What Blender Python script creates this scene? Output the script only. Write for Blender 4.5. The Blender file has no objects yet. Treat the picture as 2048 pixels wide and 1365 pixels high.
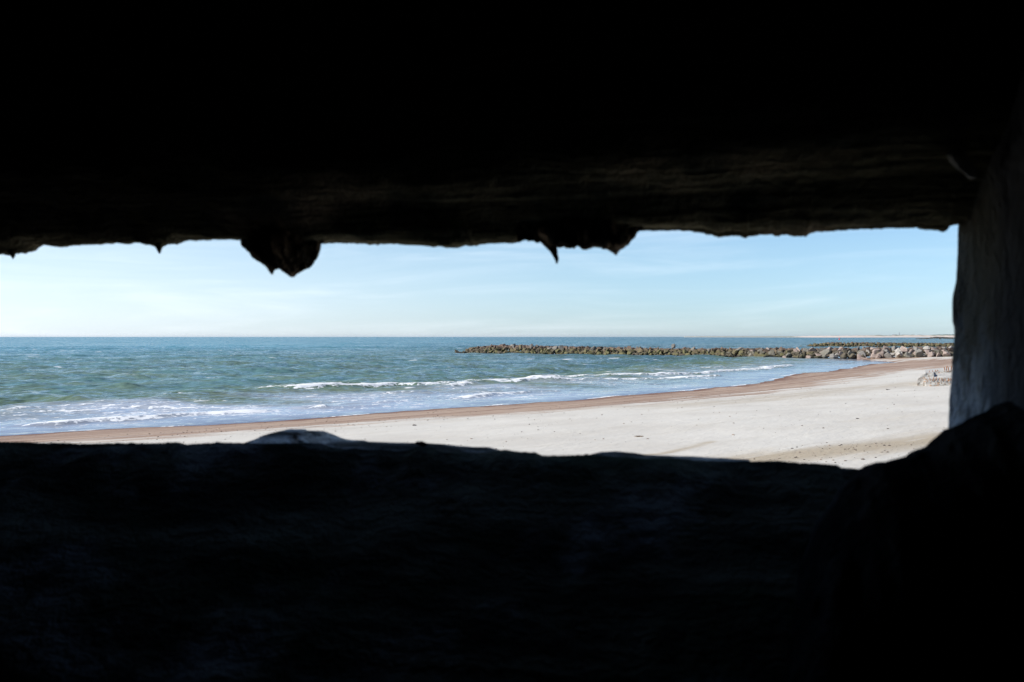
import bpy, bmesh, math, random
import numpy as np
from mathutils import Vector, Matrix, noise as mn

random.seed(7)
rng = np.random.default_rng(11)
S = bpy.context.scene
COL = S.collection
F = 1991.0            # focal length of the 35 mm lens, in pixels of a 2048 wide frame
EYE = 4.0             # eye height above the sea

# ------------------------------------------------------------------ helpers
def at(px, py, z=0.0):
    """point of the level z seen at a picture position (y < horizon excluded)"""
    d = (EYE - z) * F / (py - 674.0)
    return ((px - 1024.0) / F * d, d)

def tag(o, label=None, cat=None, group=None, kind=None):
    if label: o['label'] = label
    if cat: o['category'] = cat
    if group: o['group'] = group
    if kind: o['kind'] = kind
    return o

def link(name, me, mat=None, parent=None):
    o = bpy.data.objects.new(name, me)
    COL.objects.link(o)
    if mat: me.materials.append(mat)
    if parent: o.parent = parent
    return o

def empty(name, loc, rz=0.0):
    o = bpy.data.objects.new(name, None)
    COL.objects.link(o)
    o.location = loc
    o.rotation_euler = (0, 0, rz)
    return o

def grid_mesh(name, P, closed_v=False, caps=False):
    """P: (n, m, 3) array of points -> quad mesh"""
    n, m, _ = P.shape
    me = bpy.data.meshes.new(name)
    idx = np.arange(n * m).reshape(n, m)
    if closed_v:
        idx2 = np.concatenate([idx, idx[:, :1]], axis=1)
    else:
        idx2 = idx
    a = idx2[:-1, :-1].ravel(); b = idx2[1:, :-1].ravel(); c = idx2[1:, 1:].ravel(); d = idx2[:-1, 1:].ravel()
    quads = np.stack([a, b, c, d], axis=1).astype(np.int32)
    if caps:
        me.from_pydata(P.reshape(-1, 3).tolist(), [], quads.tolist() + [idx[0].tolist(), idx[-1][::-1].tolist()])
    else:
        nv, nf = n * m, len(quads)
        me.vertices.add(nv)
        me.vertices.foreach_set('co', P.reshape(-1).astype(np.float32))
        me.loops.add(nf * 4)
        me.loops.foreach_set('vertex_index', quads.ravel())
        me.polygons.add(nf)
        me.polygons.foreach_set('loop_start', np.arange(0, nf * 4, 4, dtype=np.int32))
        me.polygons.foreach_set('loop_total', np.full(nf, 4, dtype=np.int32))
    me.update(calc_edges=True)
    me.validate()
    return me

def attr(me, name, vals):
    a = me.attributes.new(name, 'FLOAT', 'POINT')
    a.data.foreach_set('value', np.asarray(vals, dtype=np.float32).ravel())

def smooth(me, on=True):
    me.polygons.foreach_set('use_smooth', np.full(len(me.polygons), on))

def sstep(a, b, x):
    t = np.clip((x - a) / (b - a), 0, 1)
    return t * t * (3 - 2 * t)

def pl_dist(X, Y, pts):
    """distance to a polyline, arc length at the nearest point, and the signed side"""
    best = np.full(X.shape, 1e18); arc = np.zeros(X.shape); side = np.zeros(X.shape)
    acc = 0.0
    for (x0, y0), (x1, y1) in zip(pts[:-1], pts[1:]):
        dx, dy = x1 - x0, y1 - y0
        L2 = dx * dx + dy * dy
        t = np.clip(((X - x0) * dx + (Y - y0) * dy) / L2, 0, 1)
        qx, qy = X - (x0 + t * dx), Y - (y0 + t * dy)
        d2 = qx * qx + qy * qy
        m = d2 < best
        best = np.where(m, d2, best)
        L = math.sqrt(L2)
        arc = np.where(m, acc + t * L, arc)
        side = np.where(m, np.sign(dx * qy - dy * qx), side)
        acc += L
    return np.sqrt(best), arc, side, acc

def inside(X, Y, poly):
    r = np.zeros(X.shape, bool)
    n = len(poly)
    for i in range(n):
        x0, y0 = poly[i]; x1, y1 = poly[(i + 1) % n]
        if y0 == y1: continue
        c = ((y0 > Y) != (y1 > Y)) & (X < (x1 - x0) * (Y - y0) / (y1 - y0) + x0)
        r ^= c
    return r

class SinNoise:
    """cheap smooth noise in the plane: a sum of sines"""
    def __init__(self, wl, n=10, seed=1):
        g = np.random.default_rng(seed)
        a = g.uniform(0, 2 * np.pi, n); k = 2 * np.pi / (wl * g.uniform(0.6, 1.7, n))
        self.kx, self.ky, self.ph = k * np.cos(a), k * np.sin(a), g.uniform(0, 6.28, n)
        self.n = n
    def __call__(self, X, Y):
        r = np.zeros(X.shape)
        for kx, ky, p in zip(self.kx, self.ky, self.ph):
            r += np.sin(kx * X + ky * Y + p)
        return r / math.sqrt(self.n / 2)

# ------------------------------------------------------------------ node helpers
class NT:
    def __init__(self, tree):
        self.t = tree; self.n = tree.nodes; self.l = tree.links
    def add(self, typ, **kw):
        nd = self.n.new(typ)
        for k, v in kw.items():
            setattr(nd, k, v)
        return nd
    def put(self, sock, v):
        if isinstance(v, bpy.types.NodeSocket): self.l.new(v, sock)
        elif v is not None:
            if hasattr(sock, 'default_value'):
                if isinstance(v, (tuple, list)) and len(v) == 3 and len(sock.default_value) == 4: v = (*v, 1)
                sock.default_value = v
    def math(self, op, a, b=None, c=None, clamp=False):
        nd = self.add('ShaderNodeMath', operation=op, use_clamp=clamp)
        for i, v in enumerate((a, b, c)): self.put(nd.inputs[i], v)
        return nd.outputs[0]
    def vec(self, op, a, b=None, scale=None):
        nd = self.add('ShaderNodeVectorMath', operation=op)
        self.put(nd.inputs[0], a)
        if b is not None: self.put(nd.inputs[1], b)
        if scale is not None: self.put(nd.inputs['Scale'], scale)
        return nd.outputs[1] if op in ('DOT_PRODUCT', 'LENGTH') else nd.outputs[0]
    def step(self, x, a, b, lo=0.0, hi=1.0):
        nd = self.add('ShaderNodeMapRange', interpolation_type='SMOOTHSTEP')
        for i, v in enumerate((x, a, b, lo, hi)): self.put(nd.inputs[i], v)
        return nd.outputs[0]
    def mix(self, f, a, b, typ='MIX'):
        nd = self.add('ShaderNodeMix', data_type='RGBA', blend_type=typ)
        self.put(nd.inputs[0], f); self.put(nd.inputs[6], a); self.put(nd.inputs[7], b)
        return nd.outputs[2]
    def noise(self, v, scale, detail=3, rough=0.55, dist=0.0, col=False):
        nd = self.add('ShaderNodeTexNoise')
        self.put(nd.inputs['Vector'], v)
        nd.inputs['Scale'].default_value = scale; nd.inputs['Detail'].default_value = detail
        nd.inputs['Roughness'].default_value = rough; nd.inputs['Distortion'].default_value = dist
        return nd.outputs['Color' if col else 'Fac']
    def vor(self, v, scale, feature='F1', out='Distance'):
        nd = self.add('ShaderNodeTexVoronoi', feature=feature)
        self.put(nd.inputs['Vector'], v); nd.inputs['Scale'].default_value = scale
        return nd.outputs[out]
    def mapv(self, v, scale=(1, 1, 1), rot=(0, 0, 0)):
        if any(rot):
            r = self.add('ShaderNodeMapping')
            self.put(r.inputs[0], v); r.inputs['Rotation'].default_value = rot
            v = r.outputs[0]
        nd = self.add('ShaderNodeMapping')
        self.put(nd.inputs[0], v); nd.inputs['Scale'].default_value = scale
        return nd.outputs[0]
    def attr(self, name):
        return self.add('ShaderNodeAttribute', attribute_name=name).outputs['Fac']
    def bump(self, h, strength, dist=0.02, nrm=None):
        nd = self.add('ShaderNodeBump')
        nd.inputs['Strength'].default_value = strength; nd.inputs['Distance'].default_value = dist
        self.put(nd.inputs['Height'], h)
        if nrm is not None: self.put(nd.inputs['Normal'], nrm)
        return nd.outputs[0]

def material(name):
    m = bpy.data.materials.new(name)
    m.use_nodes = True
    t = NT(m.node_tree)
    b = m.node_tree.nodes['Principled BSDF']
    return m, t, b

def obj_co(t): return t.add('ShaderNodeTexCoord').outputs['Object']
def pos(t): return t.add('ShaderNodeNewGeometry').outputs['Position']

# ------------------------------------------------------------------ coast layout (metres, camera over the origin, looking along +y)
shore_px = [(0, 872), (240, 859), (480, 846), (880, 819), (1150, 801), (1340, 784), (1440, 776), (1520, 768), (1560, 758),
            (1588, 749), (1650, 744), (1705, 737), (1738, 729), (1793, 725.5), (1748, 721.5), (1700, 717.5)]
shore = [at(*p) for p in shore_px]
coast = [(-3000, -3000), (-600, -610), (-150, -95), (-60, -1)] + shore + \
        [(66, 190), (100, 215), (150, 300), (235, 430), (330, 600), (560, 1100), (1120, 2200), (2000, 4000), (2480, 5000), (2420, 5250), (1900, 5330), (1565, 5400)]
land = coast + [(1500, 9000), (9000, 9000), (9000, -3000)]

def shore_s(X, Y):
    d, _, _, _ = pl_dist(X, Y, coast)
    return np.where(inside(X, Y, land), d, -d)

n_edge = SinNoise(9, 12, 5); n_edge2 = SinNoise(2.5, 12, 6); n_und = SinNoise(7, 14, 8); n_und2 = SinNoise(22, 12, 9)

def ground_height(X, Y, s):
    near = sstep(900, 200, np.hypot(X, Y))
    s2 = s + near * (0.35 * n_edge(X, Y) + 0.10 * n_edge2(X, Y)) * sstep(-8, 0, s) * sstep(14, 3, s)
    up = np.clip(s2, 0, None)
    z = np.where(up < 30, 0.047 * up, 1.41 + 0.028 * (up - 30))
    z = np.minimum(z, 2.3 + 0.002 * up)
    z = z + near * sstep(3, 16, up) * (0.018 * n_und(X, Y) + 0.035 * n_und2(X, Y))
    dn = np.clip(-s2, 0, None)
    z = np.where(s2 < 0, -np.minimum(0.045 * dn, 3.0), z)
    # dunes well inland, to the right of and behind the bunker
    z = z + sstep(62, 110, s) * (5 + 1.8 * n_und2(X * 0.6, Y * 0.6)) * sstep(1500, 400, np.hypot(X, Y))
    return z, s2

def polar(r, az):
    R, A = np.meshgrid(r, az, indexing='ij')
    return R * np.sin(A), R * np.cos(A)

# ------------------------------------------------------------------ materials of the setting
def sand_material():
    m, t, b = material('beach_sand')
    p = pos(t)
    wet = t.attr('wet'); tan = t.attr('tan'); s = t.attr('shore'); grass = t.attr('grass'); grv = t.attr('gravel')
    along = t.mapv(p, (0.10, 0.9, 1), (0, 0, math.radians(-46)))     # streaks run along the waterline
    st = t.noise(along, 1.0, 5, 0.6)
    fine = t.noise(p, 9.0, 4, 0.7)
    big = t.noise(p, 0.22, 3)
    # dry colour
    dry = t.mix(t.step(big, 0.35, 0.7), (0.535, 0.515, 0.465), (0.485, 0.46, 0.41))
    dry = t.mix(t.math('MULTIPLY', t.step(st, 0.5, 0.75), 0.35), dry, (0.43, 0.39, 0.32))
    dry = t.mix(t.math('MULTIPLY', t.step(fine, 0.55, 0.8), 0.28), dry, (0.34, 0.29, 0.23))
    tn = t.math('MULTIPLY', tan, t.step(t.math('ADD', t.noise(along, 2.2, 4), t.math('MULTIPLY', tan, 0.25)), 0.42, 0.7), clamp=True)
    dry = t.mix(tn, dry, (0.36, 0.305, 0.225))
    # gravel specks
    v1 = t.vor(p, 8.0); v2 = t.vor(p, 3.0)
    vc = t.vor(p, 8.0, out='Color')
    sp = t.math('MULTIPLY', t.step(v1, 0.27, 0.19), t.step(grv, 0.0, 1.0, 0.0, 1.0), clamp=True)
    spc = t.mix(t.step(t.vec('DOT_PRODUCT', vc, (0.4, 0.3, 0.3)), 0.35, 0.75), (0.10, 0.08, 0.06), (0.36, 0.31, 0.26))
    # wet colour
    stripe = t.noise(t.mapv(p, (0.05, 1.6, 1), (0, 0, math.radians(-47))), 1.0, 4, 0.6)
    stc = t.step(t.math('ADD', t.math('MULTIPLY', st, .5), t.math('MULTIPLY', stripe, .5)), 0.36, 0.64)
    w = t.math('ADD', wet, t.math('MULTIPLY', t.math('SUBTRACT', stc, 0.5), 0.75))
    wf = t.step(w, 0.36, 0.66)
    wetc = t.mix(t.step(stripe, 0.36, 0.64), (0.200, 0.108, 0.060), (0.41, 0.305, 0.215))
    wetc = t.mix(t.math('MULTIPLY', t.step(t.noise(p, 9.0, 4, 0.8), 0.47, 0.62), 0.7), wetc, (0.36, 0.27, 0.21))
    wetc = t.mix(t.step(s, 1.6, 0.0), wetc, (0.165, 0.080, 0.042))
    c = t.mix(wf, dry, wetc)
    c = t.mix(t.math('MULTIPLY', sp, 0.85), c, spc)
    gr = t.math('MULTIPLY', grass, t.step(t.noise(p, 0.12, 4), 0.42, 0.55))
    c = t.mix(gr, c, (0.10, 0.12, 0.05))
    t.put(b.inputs['Base Color'], c)
    t.put(b.inputs['Roughness'], t.step(wf, 0, 1, 0.95, 0.6))
    b.inputs['Specular IOR Level'].default_value = 0.25
    rip = t.noise(t.mapv(p, (1.2, 5, 1), (0, 0, math.radians(-50))), 1.3, 4, 0.6)
    h = t.math('ADD', t.math('MULTIPLY', rip, 0.6), t.math('MULTIPLY', fine, 0.5))
    h = t.math('ADD', h, t.math('MULTIPLY', t.noise(t.mapv(p, (.5, 1.2, 1), (0, 0, math.radians(-46))), .8, 4, .6), 2.2))
    t.put(b.inputs['Normal'], t.bump(h, 0.8, 0.05))
    return m

def sea_material():
    m, t, b = material('sea_water')
    p = pos(t)
    foam = t.attr('foam'); shal = t.attr('shallow'); calm = t.attr('calm')
    geo = t.add('ShaderNodeNewGeometry')
    q = t.mapv(p, (0.55, 1.0, 1), (0, 0, math.radians(-40)))
    def slope(sc, amp, det=2):
        c = t.noise(q, sc, det, 0.5, 0.0, True)
        v = t.vec('SUBTRACT', c, (0.5, 0.5, 0.5))
        return t.vec('MULTIPLY', v, (amp, amp, 0))
    sl = t.vec('ADD', slope(0.6, 0.50, 3), slope(2.2, 1.0, 2))
    sl = t.vec('ADD', sl, slope(0.07, 0.40, 2))
    sl = t.vec('ADD', sl, slope(5.5, 0.6, 1))
    sl = t.vec('SCALE', sl, scale=t.math('SUBTRACT', 1.0, t.math('MULTIPLY', calm, 0.84)))
    # facets turned away from a low viewpoint are hidden behind the ones turned to it
    inc = geo.outputs['Incoming']
    lean = t.vec('SCALE', t.vec('MULTIPLY', inc, (1, 1, 0)), scale=t.step(calm, 0, 1, 0.155, 0.025))
    N = t.vec('NORMALIZE', t.vec('ADD', t.vec('ADD', geo.outputs['Normal'], sl), lean))
    deep = t.mix(t.step(t.noise(p, 0.011, 3), 0.35, 0.65), (0.090, 0.265, 0.315), (0.098, 0.250, 0.285))
    deep = t.mix(t.attr('dim_right'), deep, (0.042, 0.120, 0.134))  # water colour darkened to the right, standing in for weaker glitter
    mid = t.attr('inshore')
    deep = t.mix(mid, deep, t.mix(t.step(t.noise(q, 0.25, 3), .4, .6), t.mix(t.attr('dim_right'), (0.118, 0.226, 0.224), (0.058, 0.126, 0.128)), t.mix(t.attr('dim_right'), (0.134, 0.208, 0.165), (0.080, 0.130, 0.102))))
    c = t.mix(t.step(shal, 0.0, 0.45), deep, (0.115, 0.165, 0.095))
    milk = t.attr('milk')
    c = t.mix(t.step(shal, 0.55, 0.98), c, (0.165, 0.155, 0.165))
    c = t.mix(t.math('MULTIPLY', milk, 0.95), c, (0.36, 0.40, 0.46))
    # foam lace
    l1 = t.noise(t.mapv(p, (0.20, 1.0, 1), (0, 0, math.radians(-49))), 1.6, 6, 0.68, 0.5)
    l2 = t.vor(t.vec('ADD', p, t.vec('SCALE', t.noise(p, 1.1, 3, 0.6, 0, True), scale=1.1)), 1.1, 'DISTANCE_TO_EDGE')
    n = t.math('ADD', t.math('MULTIPLY', t.math('SUBTRACT', l1, 0.5), 2.1), 0.5)
    n = t.math('ADD', n, t.step(l2, 0.10, 0.0, 0.0, 0.22))
    l3 = t.noise(t.mapv(p, (0.6, 1.0, 1), (0, 0, math.radians(-40))), 4.5, 3, 0.6)
    n = t.math('ADD', n, t.math('MULTIPLY', t.math('SUBTRACT', l3, 0.5), 1.3))
    th = t.math('SUBTRACT', 1.0, foam)
    fm = t.step(t.math('SUBTRACT', n, th), -0.10, 0.16)
    fm = t.math('MULTIPLY', fm, t.step(foam, 0.01, 0.10))
    # scattered white horses
    k1 = t.noise(t.mapv(p, (0.45, 1.0, 1), (0, 0, math.radians(-20))), 0.16, 5, 0.62)
    k2 = t.noise(p, 0.012, 2)
    wc = t.math('MULTIPLY', t.step(k1, t.step(k2, 0.3, 0.7, 0.67, 0.625), 0.74), t.step(calm, 0.5, 0.1))
    wc = t.math('MULTIPLY', wc, t.step(l3, .42, .60))
    k3 = t.noise(t.mapv(p, (0.4, 1.0, 1), (0, 0, math.radians(-25))), 0.34, 4, 0.65)
    wc2 = t.math('MULTIPLY', t.step(k3, t.step(k2, 0.3, 0.7, 0.675, 0.625), 0.71), t.step(calm, 0.5, 0.1))
    fm = t.math('MAXIMUM', fm, t.math('MAXIMUM', wc, wc2))
    col = t.mix(fm, c, (0.74, 0.76, 0.77))
    t.put(b.inputs['Base Color'], col)
    t.put(b.inputs['Roughness'], t.step(fm, 0, 1, 0.12, 0.9))
    b.inputs['IOR'].default_value = 1.333
    t.put(b.inputs['Specular IOR Level'], t.step(fm, 0, 1, 0.5, 0.05))
    nm = t.add('ShaderNodeMix', data_type='VECTOR')
    t.put(nm.inputs[0], fm); t.put(nm.inputs[4], N); t.put(nm.inputs[5], geo.outputs['Normal'])
    t.put(b.inputs['Normal'], nm.outputs[1])
    return m

# ------------------------------------------------------------------ ground sheet
def build_ground():
    az = np.concatenate([np.radians(np.linspace(-180, -32, 60)[:-1]), np.radians(np.linspace(-32, 32, 1000)),
                         np.radians(np.linspace(32, 180, 70)[1:])])
    r = np.concatenate([np.linspace(0.6, 14, 24)[:-1], np.linspace(14, 130, 420)[:-1],
                        np.geomspace(130, 420, 120)[:-1], np.geomspace(420, 26000, 70)])
    X, Y = polar(r, az)
    s = shore_s(X, Y)
    Z, s2 = ground_height(X, Y, s)
    P = np.stack([X, Y, Z], axis=2)
    me = grid_mesh('beach', P)
    # wet band
    wet_px = [(0, 899), (360, 889), (480, 874), (880, 842), (1150, 826), (1340, 810), (1500, 795), (1600, 778), (1700, 758), (1800, 746), (1960, 734)]
    wl = [at(px, py, 0.32) for px, py in wet_px]
    wl = [(-90, -20), (-45, 12)] + wl
    dw, _, side, _ = pl_dist(X, Y, wl)
    sd = np.where(side > 0, -dw, dw)          # positive = inland of the line
    dpx = np.clip(s, 0.4, None)
    wet = np.where(sd < 0, 0.56 + 0.52 * np.clip(-sd / np.clip(dpx, 1.5, None), 0, 1), 0.5 - np.clip(sd / 5.0, 0, 0.75))
    # dry shelf beside the groyne
    g1 = [at(1690, 720, .3), at(1760, 716, .5), at(1830, 714, .7), at(1960, 711, .9)]
    dg, _, _, _ = pl_dist(X, Y, g1)
    wet = np.where((X > 55) & (Y > 120), np.minimum(wet, 0.25 + dg / 14.0), wet)
    wet = np.where(s < 0, 1.0, wet)
    wet *= sstep(600, 300, np.hypot(X, Y))
    # tan bands of bared, coarser sand
    t1 = [at(1300, 918, 1.5), at(1500, 908, 1.55), at(1700, 886, 1.6), at(1880, 862, 1.6), at(2000, 845, 1.6)]
    t2 = [at(1225, 908, 1.35), at(1330, 896, 1.4), at(1385, 882, 1.4), at(1425, 871, 1.4)]
    t3 = [at(1000, 812, .5), at(1340, 812, .6), at(1500, 797, .7), at(1700, 772, .8), at(1900, 752, 1.0)]
    d1 = pl_dist(X, Y, t1)[0]; d2 = pl_dist(X, Y, t2)[0]; d3 = pl_dist(X, Y, t3)[0]
    tan = np.maximum.reduce([1.1 * np.exp(-(d1 / 1.25) ** 2), 0.9 * np.exp(-(d2 / 0.22) ** 2), 0.55 * np.exp(-(d3 / 2.5) ** 2)])
    grav = 0.10 + 0.55 * np.exp(-((sd - 1.0) / 2.2) ** 2) + 0.5 * np.exp(-(d1 / 1.8) ** 2) + 0.4 * np.exp(-(d3 / 4) ** 2)
    grav = grav * (0.6 + 0.4 * n_und(X * 0.8, Y * 0.8)) * sstep(160, 80, np.hypot(X, Y))
    grass = sstep(85, 130, s)
    for k, v in dict(shore=s2, wet=wet, tan=tan, gravel=np.clip(grav, 0, 1), grass=grass).items():
        attr(me, k, v)
    smooth(me)
    o = link('beach', me, sand_material())
    tag(o, 'pale sand beach with a brown wet band along the waterline', 'beach', kind='structure')

# ------------------------------------------------------------------ sea
def build_sea():
    az = np.concatenate([np.radians(np.linspace(-88, -29, 60)[:-1]), np.radians(np.linspace(-29, 27, 1400)),
                         np.radians(np.linspace(27, 88, 60)[1:])])
    r = np.concatenate([np.linspace(34, 120, 430)[:-1], np.geomspace(120, 420, 190)[:-1], np.geomspace(420, 40000, 90)])
    X, Y = polar(r, az)
    s = shore_s(X, Y)
    R = np.hypot(X, Y)
    depth = np.clip(-s, 0, None)
    Z = np.zeros_like(X)
    # wind waves running in to the shore
    g = np.random.default_rng(3)
    travel = math.atan2(-0.62, 0.78)
    for i in range(46):
        L = 1.4 * (14 / 1.4) ** g.random()
        a = travel + g.normal(0, 0.55)
        k = 2 * np.pi / L
        amp = 0.0066 * L ** 0.75 * sstep(L * 110, L * 40, R)
        ph = k * (math.cos(a) * X + math.sin(a) * Y) + g.uniform(0, 6.28)
        sn = np.sin(ph)
        Z += amp * (sn + 0.35 * sn * sn)
    Z *= 0.12 + 0.88 * sstep(2, 26, depth)
    foam = np.zeros_like(X); calm = sstep(15, 2, depth)
    nA = SinNoise(6, 10, 21); nB = SinNoise(1.7, 12, 22); nC = SinNoise(14, 8, 23)
    near = R < 330
    # breakers: (picture line on the water, height, width, foam strength, trailing foam, ragged)
    W = [
        ([(490, 786), (600, 784), (700, 779), (800, 774), (900, 771), (1010, 764), (1150, 758), (1300, 754), (1420, 747), (1520, 740), (1590, 733)], 0.25, 0.65, 1.0, 1.15, 0.14),
        ([(880, 777), (960, 770), (1060, 765), (1200, 762), (1400, 755), (1460, 752)], 0.16, 0.6, 0.80, 1.0, 0.6),
        ([(-20, 855), (100, 851), (210, 843), (330, 836), (460, 829), (590, 823)], 0.20, 0.6, 1.05, 1.0, 0.10),
        ([(600, 822), (620, 820), (660, 818)], 0.18, 0.6, 0.75, 0.8, 0.5),
        ([(880, 800), (960, 794), (1040, 788), (1086, 783)], 0.14, 0.5, 0.85, 0.8, 0.4),
        ([(308, 797), (340, 796), (378, 794)], 0.25, 0.7, 0.95, 0.8, 0.2),
        ([(380, 808), (420, 806), (460, 804)], 0.15, 0.6, 0.75, 1.0, 0.5),
        ([(-20, 829), (60, 824), (140, 819), (240, 815)], 0.14, 0.5, 0.80, 0.9, 0.35),
        ([(180, 822), (260, 819), (380, 818)], 0.10, 0.4, 0.66, 0.7, 0.5),
        ([(1380, 737), (1470, 735), (1530, 734)], 0.1, 1.0, 0.45, 2.0, 0.8),
        ([(740, 793), (800, 790), (880, 788)], 0.1, 0.6, 0.55, 1.2, 0.7),
        ([(1230, 763), (1330, 760), (1440, 757)], 0.06, 0.5, 0.6, 0.8, 0.6),
    ]
    Xn, Yn = X[near], Y[near]
    fn = foam[near]; zn = Z[near]
    for px, hgt, wd, st, tr, rag in W:
        pts = [at(*q) for q in px]
        d, arc, side, L = pl_dist(Xn, Yn, pts)
        ends = sstep(0, min(3.0, L * .25), arc) * sstep(L, L - min(3.0, L * .25), arc)
        dd = d * side + 0.18 * nA(Xn, Yn) + 0.06 * nB(Xn, Yn)       # positive: seaward of the crest line
        prof = np.where(dd > 0, np.exp(-(dd / (wd * 2.0)) ** 2), np.exp(-(dd / (wd * 0.55)) ** 2))
        mod = np.clip(0.8 + 0.35 * nC(Xn, Yn) * rag + 0.25 * nA(Xn, Yn) * rag, 0.15, 1.25) * ends
        zn = zn + hgt * prof * mod
        f = np.where(dd > 0, np.exp(-(dd / tr) ** 2), np.exp(-(dd / (wd * 0.9)) ** 2))
        fn = np.maximum(fn, 0.86 * st * f * np.clip(mod, 0, 1.0))
    # steep green faces that have not broken yet
    for px, hgt, wd in [([(700, 754), (850, 752), (930, 747), (1050, 744), (1160, 741), (1300, 737)], 0.34, 1.6),
                        ([(220, 757), (260, 758), (330, 757)], 0.3, 1.2), ([(0, 803), (90, 802), (240, 805)], 0.26, 0.9),
                        ([(560, 766), (640, 764), (700, 763)], 0.2, 1.0), ([(1330, 732), (1420, 731), (1500, 729)], 0.25, 1.4),
                        ([(640, 811), (760, 808), (860, 803)], 0.14, 0.6), ([(600, 820), (700, 816), (800, 811)], 0.12, 0.5)]:
        pts = [at(*q) for q in px]
        d, arc, side, L = pl_dist(Xn, Yn, pts)
        ends = sstep(0, L * .3, arc) * sstep(L, L * .7, arc)
        dd = d * side + 0.35 * nA(Xn, Yn)
        prof = np.where(dd > 0, np.exp(-(dd / (wd * 1.7)) ** 2), np.exp(-(dd / wd) ** 2))
        zn = zn + hgt * prof * ends * np.clip(0.8 + 0.3 * nC(Xn, Yn), 0.2, 1.2)
    # foam scum left between the breakers and the beach
    main = [at(*q) for q in W[0][0]]
    sn_, dn_ = s[near], depth[near]
    scum = 0.27 * sstep(0.8, 3.0, dn_) * sstep(19, 11, dn_) * np.clip(0.75 + 0.35 * nC(Xn, Yn), 0, 1.2)
    scum *= sstep(30, 8, Xn) * 0.85 + 0.15
    scum *= 0.55 + 0.45 * sstep(6, -6, Xn)
    fn = np.maximum(fn, scum)
    # thin edge of the last swash
    edge = 0.62 * np.exp(-((dn_ - 0.35 - 0.25 * nA(Xn, Yn)) / 0.22) ** 2) * np.clip(0.4 + 0.6 * nC(Xn * 1.3, Yn * 1.3), 0, 1)
    fn = np.maximum(fn, edge)
    foam[near] = np.clip(fn, 0, 1.0); Z[near] = zn
    Z *= sstep(0.0, 2.2, depth)
    Z = np.where(s > 0, -0.02, Z)
    shal = np.clip(sstep(34, 13, depth) * 0.45 + sstep(11, 1.0, depth) * 0.5, 0, 1)
    milk = sstep(21, 13, depth) * sstep(0.2, 2.0, depth) * (0.45 + 0.55 * sstep(12, -6, X)) * np.clip(0.8 + 0.3 * nC(X, Y), 0.1, 1) * (R < 330)
    P = np.stack([X, Y, Z], axis=2)
    me = grid_mesh('sea', P)
    for k, v in dict(foam=foam, calm=calm, shallow=shal, milk=milk, inshore=sstep(260, 60, depth), dim_right=sstep(-0.36, 0.22, X / R + 0.03 * nC(X * 40 / R, Y * .02))).items(): attr(me, k, v)
    smooth(me)
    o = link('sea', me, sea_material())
    tag(o, 'choppy teal sea with white breakers rolling on to the beach', 'sea', kind='structure')

# ------------------------------------------------------------------ boulders
def rock_bm(seed, sub=3, flat=0.0):
    """an angular quarried block: hull of a few points, edges knocked off, faces slightly uneven"""
    g = random.Random(seed)
    bm = bmesh.new()
    sx, sy, sz = g.uniform(1.0, 1.35), g.uniform(0.8, 1.0), g.uniform(0.7, 0.95)
    for i in range(g.randint(11, 15)):
        p = Vector((g.uniform(-1, 1), g.uniform(-1, 1), g.uniform(-1, 1)))
        p *= 1.0 / max(1e-3, (abs(p.x) ** 3.2 + abs(p.y) ** 3.2 + abs(p.z) ** 3.2) ** (1 / 3.2)) * g.uniform(.86, 1.05)
        bm.verts.new((p.x * sx, p.y * sy, p.z * sz))
    r = bmesh.ops.convex_hull(bm, input=bm.verts[:])
    bmesh.ops.delete(bm, geom=[e for e in set(r['geom_interior']) | set(r['geom_unused']) if isinstance(e, bmesh.types.BMVert)], context='VERTS')
    bmesh.ops.dissolve_limit(bm, angle_limit=math.radians(14), verts=bm.verts[:], edges=bm.edges[:])
    bmesh.ops.bevel(bm, geom=bm.edges[:], offset=0.055, segments=1, affect='EDGES', clamp_overlap=True)
    bmesh.ops.triangulate(bm, faces=bm.faces[:])
    bmesh.ops.subdivide_edges(bm, edges=[e for e in bm.edges if e.calc_length() > .35], cuts=2 if sub > 2 else 1, use_grid_fill=True)
    bmesh.ops.triangulate(bm, faces=bm.faces[:])
    off = Vector((seed * 3.1, seed * 1.7, 0))
    for v in bm.verts:
        p = v.co
        n = p.normalized()
        v.co = p + n * (0.05 * mn.noise(p * 2.4 + off) + 0.025 * mn.noise(p * 6.0 + off))
    bmesh.ops.recalc_face_normals(bm, faces=bm.faces[:])
    return bm

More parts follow.
